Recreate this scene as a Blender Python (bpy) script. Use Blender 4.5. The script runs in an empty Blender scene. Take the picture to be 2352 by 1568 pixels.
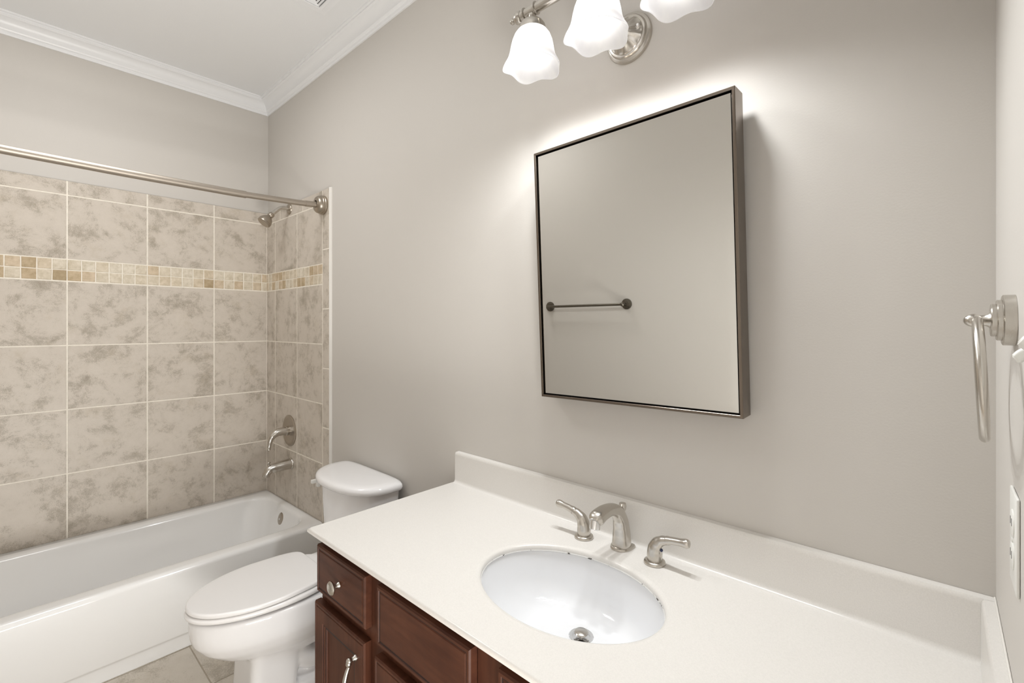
import bpy, bmesh, math, random
from mathutils import Vector, Matrix
C = bpy.context.scene.collection
sc = bpy.context.scene
R = math.radians
PI = math.pi
rnd = random.Random(7)

# ------------------------------------------------------------------ camera, world, exposure, fill lights
cam_d = bpy.data.cameras.new('camera')
cam = bpy.data.objects.new('camera', cam_d)
C.objects.link(cam)
cam_d.sensor_fit = 'HORIZONTAL'
cam_d.sensor_width = 36.0
cam_d.lens = 1075.0 / 2352.0 * 36.0
cam_d.shift_y = -36.0 / 2352.0
cam_d.clip_start = 0.01
cam.location = (3.103, -1.125, 1.351)
cam.rotation_euler = (R(90), 0, R(132.55 - 90))
sc.camera = cam

w = bpy.data.worlds.new('world')
sc.world = w
w.use_nodes = True
w.node_tree.nodes['Background'].inputs[0].default_value = (0.9, 0.95, 1.0, 1)
w.node_tree.nodes['Background'].inputs[1].default_value = 0.1

sc.view_settings.view_transform = 'Standard'
sc.view_settings.look = 'None'
sc.view_settings.gamma = 1.0
sc.view_settings.use_curve_mapping = False
sc.view_settings.exposure = 0.04

BULB = 4.6          # emission of the three vanity bulbs
SPOT = 14.0          # power of the light each bulb throws down through its shade
def area_lamp(name, loc, rot, size, power, col):
    d = bpy.data.lights.new(name, 'AREA')
    d.shape = 'RECTANGLE'; d.size, d.size_y = size
    d.energy = power; d.color = col
    o = bpy.data.objects.new(name, d)
    o.location = loc; o.rotation_euler = rot
    C.objects.link(o)
    return o
# added fill light, low in the unseen hall, aimed up through the doorway
area_lamp('hall_fill', (3.75, -1.15, 0.12), (0, R(158), 0), (0.9, 0.9), 88.0, (1.0, 0.985, 0.955))

# added fill below the ceiling, outside the frame, to brighten tub and toilet
area_lamp('ceiling_fill', (1.00, -0.95, 2.70), (0, 0, 0), (0.4, 0.4), 9.0, (1.0, 1.0, 1.0))

# ------------------------------------------------------------------ materials
def nodes(name):
    m = bpy.data.materials.new(name)
    m.use_nodes = True
    nt = m.node_tree
    return m, nt, nt.nodes['Principled BSDF']
def N(nt, t, **kw):
    n = nt.nodes.new(t)
    for k, v in kw.items():
        if k in n.inputs: n.inputs[k].default_value = v
        else: setattr(n, k, v)
    return n
def setp(b, col=None, rough=0.5, metal=0.0, spec=0.5, coat=0.0):
    if col: b.inputs['Base Color'].default_value = (*col, 1)
    b.inputs['Roughness'].default_value = rough
    b.inputs['Metallic'].default_value = metal
    b.inputs['Specular IOR Level'].default_value = spec
    b.inputs['Coat Weight'].default_value = coat
def plain(name, col, rough=0.5, metal=0.0, spec=0.5, coat=0.0, bump=None, var=0.0, varscale=30.0):
    m, nt, b = nodes(name)
    setp(b, col, rough, metal, spec, coat)
    tc = N(nt, 'ShaderNodeTexCoord')
    if bump:
        n = N(nt, 'ShaderNodeTexNoise', Scale=bump[0], Detail=3.0)
        nt.links.new(tc.outputs['Object'], n.inputs['Vector'])
        bp = N(nt, 'ShaderNodeBump', Strength=bump[1], Distance=bump[2])
        nt.links.new(n.outputs['Fac'], bp.inputs['Height'])
        nt.links.new(bp.outputs['Normal'], b.inputs['Normal'])
    if var:
        n = N(nt, 'ShaderNodeTexNoise', Scale=varscale, Detail=4.0)
        nt.links.new(tc.outputs['Object'], n.inputs['Vector'])
        r = N(nt, 'ShaderNodeValToRGB')
        r.color_ramp.elements[0].position = 0.3; r.color_ramp.elements[1].position = 0.7
        r.color_ramp.elements[0].color = (*[c * (1 - var) for c in col], 1)
        r.color_ramp.elements[1].color = (*[min(1, c * (1 + var)) for c in col], 1)
        nt.links.new(n.outputs['Fac'], r.inputs['Fac'])
        nt.links.new(r.outputs['Color'], b.inputs['Base Color'])
    return m

M = {}
M['wall'] = plain('wall_paint', (0.605, 0.576, 0.538), 0.55, spec=0.35, bump=(260.0, 0.10, 0.002))
M['white_paint'] = plain('white_paint', (0.86, 0.865, 0.875), 0.35, bump=(120.0, 0.04, 0.001))
M['ceiling'] = plain('ceiling_paint', (0.835, 0.84, 0.845), 0.8, bump=(300.0, 0.15, 0.002))
M['ceramic'] = plain('white_ceramic', (0.87, 0.86, 0.86), 0.10, spec=0.5, coat=0.3)
M['tub'] = plain('white_enamel', (0.90, 0.895, 0.885), 0.14, spec=0.5, coat=0.2)
M['sink'] = plain('sink_china', (0.82, 0.825, 0.84), 0.08, spec=0.5, coat=0.3)
M['plastic'] = plain('white_plastic', (0.80, 0.795, 0.76), 0.35)
M['seat'] = plain('seat_plastic', (0.87, 0.855, 0.845), 0.22)
M['marble'] = plain('cultured_marble', (0.725, 0.70, 0.665), 0.24, spec=0.45, coat=0.15, var=0.035, varscale=420.0)
M['nickel'] = plain('brushed_nickel', (0.57, 0.54, 0.495), 0.25, 1.0, bump=(500.0, 0.05, 0.001))
M['dark_nickel'] = plain('aged_nickel', (0.42, 0.37, 0.31), 0.34, 1.0, bump=(400.0, 0.05, 0.001))
M['bar_metal'] = plain('dark_towel_bar_metal', (0.16, 0.145, 0.12), 0.34, 1.0)
M['rod'] = plain('satin_nickel_tube', (0.46, 0.41, 0.355), 0.47, 1.0)
M['chrome'] = plain('chrome', (0.80, 0.80, 0.80), 0.08, 1.0)
M['frame'] = plain('bronze_frame', (0.20, 0.165, 0.135), 0.26, 1.0)
M['black'] = plain('black_gap', (0.012, 0.010, 0.009), 0.6)
M['dark'] = plain('dark_duct', (0.03, 0.028, 0.025), 0.9)
M['mirror'] = plain('mirror_silver', (0.78, 0.775, 0.75), 0.012, 1.0)
M['grout'] = plain('grout', (0.84, 0.79, 0.70), 0.85, var=0.06, varscale=60.0)
M['floor_grout'] = plain('floor_grout', (0.40, 0.35, 0.28), 0.85, var=0.08, varscale=60.0)
M['caulk'] = plain('caulk', (0.76, 0.735, 0.69), 0.6)
M['blue_dot'] = plain('blue_marker', (0.02, 0.03, 0.09), 0.4)

def stone(name, light, dark, rust, rough, scale):
    m, nt, b = nodes(name)
    setp(b, light, rough, spec=0.4)
    uv = N(nt, 'ShaderNodeUVMap'); uv.uv_map = 'UVMap'
    n1 = N(nt, 'ShaderNodeTexNoise', Scale=scale, Detail=14.0, Roughness=0.76, Distortion=0.25)
    n2 = N(nt, 'ShaderNodeTexNoise', Scale=scale * 0.45, Detail=8.0, Roughness=0.7, Distortion=0.7)
    n3 = N(nt, 'ShaderNodeTexNoise', Scale=scale * 26, Detail=4.0, Roughness=0.75)
    n4 = N(nt, 'ShaderNodeTexNoise', Scale=scale * 0.8, Detail=9.0, Roughness=0.75)
    for n in (n1, n2, n3): nt.links.new(uv.outputs['UV'], n.inputs['Vector'])
    mp = N(nt, 'ShaderNodeMapping'); mp.inputs['Location'].default_value = (13.1, 4.7, 2.0)
    nt.links.new(uv.outputs['UV'], mp.inputs['Vector']); nt.links.new(mp.outputs['Vector'], n4.inputs['Vector'])
    add = N(nt, 'ShaderNodeMath', operation='ADD')
    mul2 = N(nt, 'ShaderNodeMath', operation='MULTIPLY'); mul2.inputs[1].default_value = 0.8
    nt.links.new(n2.outputs['Fac'], mul2.inputs[0])
    nt.links.new(n1.outputs['Fac'], add.inputs[0]); nt.links.new(mul2.outputs[0], add.inputs[1])
    mul3 = N(nt, 'ShaderNodeMath', operation='MULTIPLY'); mul3.inputs[1].default_value = 0.60
    nt.links.new(n3.outputs['Fac'], mul3.inputs[0])
    add2 = N(nt, 'ShaderNodeMath', operation='ADD')
    nt.links.new(add.outputs[0], add2.inputs[0]); nt.links.new(mul3.outputs[0], add2.inputs[1])
    mr = N(nt, 'ShaderNodeMapRange'); mr.inputs[1].default_value = 0.945; mr.inputs[2].default_value = 1.385
    nt.links.new(add2.outputs[0], mr.inputs[0])
    r = N(nt, 'ShaderNodeValToRGB')
    e = r.color_ramp.elements
    e[0].position = 0.0; e[0].color = (*dark, 1)
    e[1].position = 1.0; e[1].color = (*light, 1)
    mid = [0.45 * a + 0.55 * c for a, c in zip(light, dark)]
    k = e.new(0.38); k.color = (*mid, 1)
    k = e.new(0.52); k.color = (*[0.86 * a + 0.14 * c for a, c in zip(light, dark)], 1)
    nt.links.new(mr.outputs[0], r.inputs['Fac'])
    rr = N(nt, 'ShaderNodeMapRange'); rr.inputs[1].default_value = 0.55; rr.inputs[2].default_value = 0.72; rr.inputs[4].default_value = 0.55
    nt.links.new(n4.outputs['Fac'], rr.inputs[0])
    mx = N(nt, 'ShaderNodeMix', data_type='RGBA')
    mx.inputs[7].default_value = (*rust, 1)
    nt.links.new(rr.outputs[0], mx.inputs[0]); nt.links.new(r.outputs['Color'], mx.inputs[6])
    nt.links.new(mx.outputs[2], b.inputs['Base Color'])
    bp = N(nt, 'ShaderNodeBump', Strength=0.15, Distance=0.001)
    nt.links.new(n3.outputs['Fac'], bp.inputs['Height']); nt.links.new(bp.outputs['Normal'], b.inputs['Normal'])
    return m
M['tile'] = stone('wall_tile_stone', (0.63, 0.57, 0.50), (0.34, 0.295, 0.235), (0.50, 0.43, 0.335), 0.42, 12.0)
M['floor_tile'] = stone('floor_tile_stone', (0.64, 0.585, 0.51), (0.36, 0.315, 0.25), (0.52, 0.455, 0.36), 0.45, 8.0)

def mosaic_mat():
    m, nt, b = nodes('tumbled_mosaic')
    setp(b, None, 0.55, spec=0.3)
    uv = N(nt, 'ShaderNodeUVMap'); uv.uv_map = 'UVMap'
    at = N(nt, 'ShaderNodeAttribute'); at.attribute_name = 'tone'
    r = N(nt, 'ShaderNodeValToRGB')
    e = r.color_ramp.elements
    e[0].position = 0.0; e[0].color = (0.70, 0.64, 0.54, 1)
    e[1].position = 1.0; e[1].color = (0.42, 0.33, 0.21, 1)
    for p, c in ((0.35, (0.68, 0.60, 0.48, 1)), (0.6, (0.63, 0.52, 0.39, 1)), (0.8, (0.55, 0.44, 0.30, 1))):
        k = e.new(p); k.color = c
    nt.links.new(at.outputs['Fac'], r.inputs['Fac'])
    n = N(nt, 'ShaderNodeTexNoise', Scale=30.0, Detail=7.0, Roughness=0.7)
    nt.links.new(uv.outputs['UV'], n.inputs['Vector'])
    r2 = N(nt, 'ShaderNodeValToRGB')
    r2.color_ramp.elements[0].position = 0.35; r2.color_ramp.elements[0].color = (0.80, 0.77, 0.70, 1)
    r2.color_ramp.elements[1].position = 0.60; r2.color_ramp.elements[1].color = (1.05, 1.05, 1.05, 1)
    nt.links.new(n.outputs['Fac'], r2.inputs['Fac'])
    mx = N(nt, 'ShaderNodeMix', data_type='RGBA', blend_type='MULTIPLY')
    mx.inputs[0].default_value = 1.0
    nt.links.new(r.outputs['Color'], mx.inputs[6]); nt.links.new(r2.outputs['Color'], mx.inputs[7])
    nt.links.new(mx.outputs[2], b.inputs['Base Color'])
    return m
M['mosaic'] = mosaic_mat()

def wood_mat(name, vertical):
    m, nt, b = nodes(name)
    setp(b, None, 0.46, spec=0.22, coat=0.0)
    tc = N(nt, 'ShaderNodeTexCoord')
    mp = N(nt, 'ShaderNodeMapping')
    mp.inputs['Scale'].default_value = (40, 40, 3) if vertical else (3, 40, 40)
    nt.links.new(tc.outputs['Object'], mp.inputs['Vector'])
    n = N(nt, 'ShaderNodeTexNoise', Scale=1.6, Detail=6.0, Roughness=0.6)
    nt.links.new(mp.outputs['Vector'], n.inputs['Vector'])
    n2 = N(nt, 'ShaderNodeTexNoise', Scale=9.0, Detail=3.0)
    nt.links.new(tc.outputs['Object'], n2.inputs['Vector'])
    ad = N(nt, 'ShaderNodeMath', operation='ADD')
    nt.links.new(n.outputs['Fac'], ad.inputs[0]); nt.links.new(n2.outputs['Fac'], ad.inputs[1])
    r = N(nt, 'ShaderNodeValToRGB')
    e = r.color_ramp.elements
    mr = N(nt, 'ShaderNodeMath', operation='MULTIPLY'); mr.inputs[1].default_value = 0.5
    nt.links.new(ad.outputs[0], mr.inputs[0])
    e[0].position = 0.36; e[0].color = (0.052, 0.0165, 0.0085, 1)
    e[1].position = 0.64; e[1].color = (0.098, 0.035, 0.018, 1)
    nt.links.new(mr.outputs[0], r.inputs['Fac'])
    nt.links.new(r.outputs['Color'], b.inputs['Base Color'])
    return m
M['wood_v'] = wood_mat('cherry_wood_upright', True)
M['wood_h'] = wood_mat('cherry_wood_level', False)
M['wood_dark'] = plain('dark_brown', (0.020, 0.007, 0.005), 0.5)  # near-black brown for front grooves, toe kick and inner panel

def shade_mat():
    m, nt, b = nodes('frosted_glass')
    nt.nodes.remove(b)
    out = nt.nodes['Material Output']
    tc = N(nt, 'ShaderNodeTexCoord')
    mp = N(nt, 'ShaderNodeMapping'); mp.inputs['Scale'].default_value = (22, 22, 6)
    nt.links.new(tc.outputs['Object'], mp.inputs['Vector'])
    n = N(nt, 'ShaderNodeTexNoise', Scale=1.5, Detail=4.0)
    nt.links.new(mp.outputs['Vector'], n.inputs['Vector'])
    r = N(nt, 'ShaderNodeValToRGB')
    r.color_ramp.elements[0].position = 0.3; r.color_ramp.elements[0].color = (0.90, 0.90, 0.92, 1)
    r.color_ramp.elements[1].position = 0.7; r.color_ramp.elements[1].color = (0.98, 0.98, 0.98, 1)
    nt.links.new(n.outputs['Fac'], r.inputs['Fac'])
    d = N(nt, 'ShaderNodeBsdfDiffuse'); t = N(nt, 'ShaderNodeBsdfTranslucent'); g = N(nt, 'ShaderNodeBsdfGlossy', Roughness=0.25)
    nt.links.new(r.outputs['Color'], d.inputs['Color']); nt.links.new(r.outputs['Color'], t.inputs['Color'])
    m1 = N(nt, 'ShaderNodeMixShader'); m1.inputs[0].default_value = 0.72
    nt.links.new(d.outputs[0], m1.inputs[1]); nt.links.new(t.outputs[0], m1.inputs[2])
    m2 = N(nt, 'ShaderNodeMixShader'); m2.inputs[0].default_value = 0.04
    nt.links.new(m1.outputs[0], m2.inputs[1]); nt.links.new(g.outputs[0], m2.inputs[2])
    nt.links.new(m2.outputs[0], out.inputs['Surface'])
    return m
M['shade'] = shade_mat()
def bulb_mat():
    m, nt, b = nodes('lit_bulb')
    setp(b, (0.9, 0.9, 0.88), 0.4)
    b.inputs['Emission Color'].default_value = (1.0, 0.985, 0.96, 1)
    b.inputs['Emission Strength'].default_value = BULB
    return m
M['bulb'] = bulb_mat()
def caulk_dirty():
    m, nt, b = nodes('sink_caulk')
    setp(b, None, 0.6)
    tc = N(nt, 'ShaderNodeTexCoord')
    n = N(nt, 'ShaderNodeTexNoise', Scale=38.0, Detail=4.0, Roughness=0.7)
    nt.links.new(tc.outputs['Object'], n.inputs['Vector'])
    r = N(nt, 'ShaderNodeValToRGB'); r.color_ramp.interpolation = 'LINEAR'
    r.color_ramp.elements[0].position = 0.585; r.color_ramp.elements[0].color = (0.78, 0.77, 0.75, 1)
    r.color_ramp.elements[1].position = 0.645; r.color_ramp.elements[1].color = (0.05, 0.04, 0.03, 1)
    nt.links.new(n.outputs['Fac'], r.inputs['Fac'])
    nt.links.new(r.outputs['Color'], b.inputs['Base Color'])
    return m
M['sink_caulk'] = caulk_dirty()

# ------------------------------------------------------------------ mesh helpers
def obj(name, bm, mats, parent=None, smooth=None, recalc=True):
    if recalc: bmesh.ops.recalc_face_normals(bm, faces=bm.faces)
    me = bpy.data.meshes.new(name)
    bm.to_mesh(me); bm.free()
    for m in (mats if isinstance(mats, (list, tuple)) else [mats]): me.materials.append(m)
    o = bpy.data.objects.new(name, me)
    C.objects.link(o)
    if smooth is not None:
        for p in me.polygons: p.use_smooth = True
        if smooth < 179: me.set_sharp_from_angle(angle=R(smooth))
    if parent:
        o.parent = parent
        o.matrix_parent_inverse = parent.matrix_world.inverted()
    return o
def empty(name, loc):
    o = bpy.data.objects.new(name, None)
    o.location = loc; o.empty_display_size = 0.05
    o.matrix_world = Matrix.Translation(loc)
    C.objects.link(o)
    return o
def tag(o, label, cat, group=None):
    o['label'] = label; o['category'] = cat
    if group: o['group'] = group
    return o
def struct(o):
    o['kind'] = 'structure'
    return o
def box(bm, x0, x1, y0, y1, z0, z1, bev=0.0, mi=0, seg=2):
    b2 = bmesh.new()
    vs = [b2.verts.new((x, y, z)) for x in (x0, x1) for y in (y0, y1) for z in (z0, z1)]
    for f in ((0,1,3,2),(4,6,7,5),(0,4,5,1),(2,3,7,6),(0,2,6,4),(1,5,7,3)):
        b2.faces.new([vs[i] for i in f])
    if bev: bmesh.ops.bevel(b2, geom=b2.edges[:], offset=bev, segments=seg, profile=0.5, affect='EDGES')
    merge(bm, b2, mi)
def merge(bm, b2, mi=None, mat=None):
    vm = {}
    for v in b2.verts: vm[v] = bm.verts.new(mat @ v.co if mat else v.co)
    for f in b2.faces:
        try:
            g = bm.faces.new([vm[v] for v in f.verts])
            g.material_index = f.material_index if mi is None else mi
        except ValueError: pass
    b2.free()
def loft(bm, rings, cap0=True, cap1=True, closed=True, mi=0):
    vr = [[bm.verts.new(p) for p in r] for r in rings]
    n = len(rings[0])
    for a, b in zip(vr, vr[1:]):
        for i in range(n if closed else n - 1):
            j = (i + 1) % n
            f = bm.faces.new((a[i], a[j], b[j], b[i])); f.material_index = mi
    if cap0: bm.faces.new(vr[0][::-1]).material_index = mi
    if cap1: bm.faces.new(vr[-1]).material_index = mi
    return vr
def frame_of(d):
    d = Vector(d).normalized()
    a = Vector((0, 0, 1)) if abs(d.z) < 0.9 else Vector((1, 0, 0))
    x = a.cross(d).normalized(); y = d.cross(x)
    return x, y, d
def lathe(bm, prof, base=(0, 0, 0), axis=(0, 0, 1), n=40, cap0=True, cap1=True, mi=0, mod=None):
    x, y, d = frame_of(axis); base = Vector(base)
    rings = []
    for r, h in prof:
        ring = []
        for i in range(n):
            a = 2 * PI * i / n
            rr = r * (mod(a, h) if mod else 1)
            ring.append(base + d * h + x * (rr * math.cos(a)) + y * (rr * math.sin(a)))
        rings.append(ring)
    loft(bm, rings, cap0, cap1, mi=mi)
def spline(pts, k=8):
    P = [Vector(p) for p in pts]
    Q = [P[0] * 2 - P[1]] + P + [P[-1] * 2 - P[-2]]
    out = []
    for i in range(1, len(Q) - 2):
        for j in range(k):
            t = j / k
            a, b, c, d = Q[i-1], Q[i], Q[i+1], Q[i+2]
            out.append(0.5 * ((2*b) + (c-a)*t + (2*a-5*b+4*c-d)*t*t + (3*b-a-3*c+d)*t**3))
    out.append(P[-1])
    return out
def tube(bm, pts, rad, n=20, k=8, cap=True, mi=0, up=None, flat=None, sq=2.0):
    """sweep; rad = number or list per control point; flat = side/other radius ratio list or number"""
    if k: 
        m = len(pts)
        P = spline(pts, k)
        def interp(L, i):
            if not isinstance(L, (list, tuple)): return L
            t = i / k; a = min(int(t), m - 2); f = t - a; f = f*f*(3-2*f)
            return L[a] * (1 - f) + L[a + 1] * f
    else:
        P = [Vector(p) for p in pts]
        def interp(L, i): return L[i] if isinstance(L, (list, tuple)) else L
    rings = []
    x = None
    for i, p in enumerate(P):
        d = (P[min(i+1, len(P)-1)] - P[max(i-1, 0)]).normalized()
        if x is None:
            x = Vector(up).cross(d).normalized() if up else frame_of(d)[0]
        x = (x - d * x.dot(d)).normalized()
        y = d.cross(x)
        r = interp(rad, i); fl = interp(flat, i) if flat else 1.0
        ring = []
        for j in range(n):
            a = 2*PI*j/n; ca, sa = math.cos(a), math.sin(a)
            ca = math.copysign(abs(ca)**(2/sq), ca); sa = math.copysign(abs(sa)**(2/sq), sa)
            ring.append(p + x * (r * fl * ca) + y * (r * sa))
        rings.append(ring)
    loft(bm, rings, cap, cap, mi=mi)
def sphere(bm, c, r, sx=1, sy=1, sz=1, n=24, mi=0):
    b2 = bmesh.new()
    bmesh.ops.create_uvsphere(b2, u_segments=n, v_segments=n//2, radius=r)
    for v in b2.verts: v.co = Vector((v.co.x*sx, v.co.y*sy, v.co.z*sz)) + Vector(c)
    merge(bm, b2, mi)
def rrect(x0, x1, y0, y1, r, z, k=8):
    pts = []
    for cx, cy, a0 in ((x1-r, y1-r, 0), (x0+r, y1-r, 90), (x0+r, y0+r, 180), (x1-r, y0+r, 270)):
        for i in range(k+1):
            a = R(a0 + 90*i/k)
            pts.append(Vector((cx + r*math.cos(a), cy + r*math.sin(a), z)))
    return pts
def extrude_profile(bm, prof, path0, path1, xa, za, mi=0):
    """prof list of (a,b) -> a*xa + b*za, swept from path0(a,b) to path1"""
    r0 = [path0(a, b) for a, b in prof]; r1 = [path1(a, b) for a, b in prof]
    loft(bm, [r0, r1], True, True, mi=mi)

# ------------------------------------------------------------------ room shell
XW, YF, H = 3.17, -1.56, 2.743
TILE = 0.308
def slab(name, *b, mat='wall'):
    bm = bmesh.new(); box(bm, *b)
    return struct(obj(name, bm, M[mat]))
wall_left = slab('wall_left', -0.10, 0.0, YF-0.10, 0.10, 0, H)
wall_back = slab('wall_back', 0.0, XW+0.11, 0.0, 0.10, 0, H)
wall_front = slab('wall_front', 0.0, XW, YF-0.10, YF, 0, H)
ceiling = slab('ceiling', -0.10, 4.6, -2.6, 0.6, H, H+0.08, mat='ceiling')
bm = bmesh.new()
D0, D1, DH = -1.50, -0.76, 2.04
box(bm, XW, XW+0.11, D1, 0.0, 0, H)
box(bm, XW, XW+0.11, YF-0.10, D0, 0, H)
box(bm, XW, XW+0.11, D0, D1, DH, H)
wall_right = struct(obj('wall_right', bm, M['wall']))
bm = bmesh.new()
box(bm, XW+0.11, 4.6, 0.5, 0.6, 0, H); box(bm, XW+0.11, 4.6, -2.6, -2.5, 0, H)
box(bm, 4.5, 4.6, -2.5, 0.5, 0, H)
box(bm, XW, XW+0.11, -2.5, YF-0.10, 0, H)
box(bm, XW+0.0, XW+0.11, 0.10, 0.5, 0, H)
struct(obj('wall_hall', bm, M['wall']))
# door casing around the open doorway
bm = bmesh.new()
for xa, xb in ((XW-0.017, XW), (XW+0.11, XW+0.127)):
    box(bm, xa, xb, D1, D1+0.057, 0, DH+0.057, 0.004)
    box(bm, xa, xb, D0-0.055, D0, 0, DH+0.057, 0.004)
    box(bm, xa, xb, D0, D1, DH, DH+0.057, 0.004)
box(bm, XW, XW+0.11, D1-0.012, D1, 0, DH); box(bm, XW, XW+0.11, D0, D0+0.012, 0, DH); box(bm, XW, XW+0.11, D0+0.012, D1-0.012, DH-0.012, DH)
struct(obj('door_1', bm, M['white_paint']))

# crown moulding
CR = [(0, 0), (0.007, 0), (0.009, 0.006), (0.009, 0.015), (0.014, 0.018), (0.016, 0.022)]
for i in range(9):
    t = i / 8
    # cove: concave arc then small bead to the ceiling
    CR.append((0.018 + 0.034 * (1 - math.cos(t * PI / 2)), 0.024 + 0.040 * math.sin(t * PI / 2)))
CR += [(0.054, 0.066), (0.058, 0.069), (0.058, 0.076), (0.065, 0.078), (0.066, 0.085), (0.0, 0.085)]
ZC = H - 0.085
def crown(name, f):
    bm = bmesh.new()
    loft(bm, [[f(0, a, b) for a, b in CR], [f(1, a, b) for a, b in CR]])
    struct(obj(name, bm, M['white_paint'], smooth=30))
crown('trim_1', lambda e, a, b: (a, (YF + a) if e else -a, ZC + b))
crown('trim_2', lambda e, a, b: ((XW - a) if e else a, -a, ZC + b))
crown('trim_3', lambda e, a, b: (XW - a, (YF + a) if e else -a, ZC + b))
crown('trim_4', lambda e, a, b: ((XW - a) if e else a, YF + a, ZC + b))

# baseboards
def baseboard(name, x0, x1, y0, y1):
    bm = bmesh.new(); box(bm, x0, x1, y0, y1, 0.002, 0.10, 0.004)
    struct(obj(name, bm, M['white_paint']))
baseboard('baseboard_back', 0.85, 1.80, -0.014, 0.0)
baseboard('baseboard_front', 0.86, XW, YF, YF+0.014)

# ------------------------------------------------------------------ tiles
class TileMesh:
    def __init__(s, fmap):
        s.bm = bmesh.new(); s.f = fmap
        s.uv = s.bm.loops.layers.uv.new('UVMap')
        s.at = s.bm.faces.layers.float.new('tone')
    def tile(s, u0, u1, v0, v1, d0, d1, bev, mi=1, tone=0.0, jit=0.0):
        bm, f = s.bm, s.f
        ou, ov = rnd.uniform(0, 60), rnd.uniform(0, 60)
        rot = rnd.choice((0, 1, 2, 3)) 
        j = lambda: rnd.uniform(-jit, jit)
        lo = [(u0, v0), (u1, v0), (u1, v1), (u0, v1)]
        if jit: lo = [(u + j(), v + j()) for u, v in lo]
        cu, cv = (u0+u1)/2, (v0+v1)/2
        hi = [(u + (bev if u < cu else -bev), v + (bev if v < cv else -bev)) for u, v in lo]
        A = [(u, v, d0) for u, v in lo]; B = [(u, v, d1 - bev*0.6) for u, v in lo]; D = [(u, v, d1) for u, v in hi]
        va, vb, vd = ([bm.verts.new(f(*p)) for p in P] for P in (A, B, D))
        fs = [bm.faces.new(vd)]
        for i in range(4):
            k = (i + 1) % 4
            fs.append(bm.faces.new((vb[i], vb[k], vd[k], vd[i])))
            fs.append(bm.faces.new((va[i], va[k], vb[k], vb[i])))
        co = {}
        for P, V in ((A, va), (B, vb), (D, vd)):
            for p, v in zip(P, V): co[v] = p
        for fc in fs:
            fc.material_index = mi; fc[s.at] = tone
            for l in fc.loops:
                u, v, _ = co[l.vert]
                du, dv = u - cu, v - cv
                for _ in range(rot): du, dv = -dv, du
                l[s.uv].uv = (du + ou, dv + ov)
    def back(s, u0, u1, v0, v1, d1, mi=0):
        bm, f = s.bm, s.f
        P = [(u, v, d) for d in (0, d1) for u, v in ((u0, v0), (u1, v0), (u1, v1), (u0, v1))]
        V = [bm.verts.new(f(*p)) for p in P]
        for q in ((3,2,1,0),(4,5,6,7),(0,1,5,4),(1,2,6,5),(2,3,7,6),(3,0,4,7)):
            bm.faces.new([V[i] for i in q]).material_index = mi
G = 0.0030   # half grout joint
ZB = 1.565   # underside of the mosaic band
BT = 1.670   # top of the mosaic band
ROWS = [(ZB - TILE*4 - 0.02, ZB - TILE*3), (ZB - TILE*3, ZB - TILE*2), (ZB - TILE*2, ZB - TILE), (ZB - TILE, ZB), (BT, BT + TILE), (BT + TILE, 2.046)]
ZT0 = 0.325
def cols(c0, lo, hi):
    """joint positions through c0 with the tile pitch, clipped to lo..hi"""
    k = math.ceil((lo - c0) / TILE - 1e-6)
    L = [lo]
    while c0 + k * TILE < hi - 0.004:
        if c0 + k * TILE > lo + 0.004: L.append(c0 + k * TILE)
        k += 1
    return L + [hi]
def tiled(parent, fmap, c0, lo, hi, ctop=None, mosaic=True):
    t = TileMesh(fmap)
    t.back(lo, hi, ZT0, 2.046, 0.0096)
    for i, (z0, z1) in enumerate(ROWS):
        z0 = max(z0, ZT0)
        L = cols(ctop if (ctop is not None and i == 5) else c0, lo, hi)
        for a, b in zip(L, L[1:]):
            t.tile(a + G, b - G, z0 + G, z1 - (G if i != 5 else 0), 0.004, 0.0105, 0.0010)
    obj('tile_panel', t.bm, [M['grout'], M['tile']], parent, recalc=True)
    m = TileMesh(fmap)
    P = TILE / 6
    m.back(lo, hi, BT - 0.105 + 0.001, BT - 0.001, 0.0090)
    L = [x for x in cols(c0, lo, hi)]
    k0 = math.ceil((lo - c0) / P - 1e-6)
    us = [lo]; k = k0
    while c0 + k * P < hi - 0.003:
        if c0 + k*P > lo + 0.003: us.append(c0 + k*P)
        k += 1
    us.append(hi)
    for a, b in zip(us, us[1:]):
        for r in range(2):
            z0 = ZB + 0.002 + r * 0.0515
            tone = rnd.random() ** 1.9
            m.tile(a + 0.0015, b - 0.0015, z0 + 0.0010, z0 + 0.0498, 0.004, 0.0112, 0.003, 1, tone, 0.0006)
    obj('mosaic_band', m.bm, [M['grout'], M['mosaic']], parent)
tiled(wall_left, lambda u, v, d: (d, u, v), -0.298, YF + 0.009, -0.0105)
tiled(wall_back, lambda u, v, d: (u, -d, v), 0.140, 0.0, 0.756, 0.215)
tiled(wall_front, lambda u, v, d: (u, YF + d, v), 0.140, 0.0, 0.756, 0.215)
def bullnose(parent, fmap):
    t = TileMesh(fmap)
    t.back(0.7565, 0.828, 0.10, 2.046, 0.0096)
    zs = [2.046 - 0.304 * k for k in range(7)]
    zs[-1] = max(zs[-1], 0.1)
    for a, b in zip(zs, zs[1:]):
        t.tile(0.7565 + G, 0.829, b + G, a - (G if a < 2.04 else 0), 0.004, 0.0105, 0.0010)
    obj('bullnose_trim', t.bm, [M['grout'], M['tile']], parent)
    bm = bmesh.new()
    pts = [fmap(0.8285, 0.10, 0.0), fmap(0.8285, 0.10, 0.0112), fmap(0.833, 0.10, 0.0095), fmap(0.838, 0.10, 0.0045), fmap(0.839, 0.10, 0.0)]
    loft(bm, [pts, [(p[0], p[1], 2.050) for p in pts]])
    obj('caulk_bead', bm, M['caulk'], parent, smooth=60)
bullnose(wall_back, lambda u, v, d: (u, -d, v))
bullnose(wall_front, lambda u, v, d: (u, YF + d, v))

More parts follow.
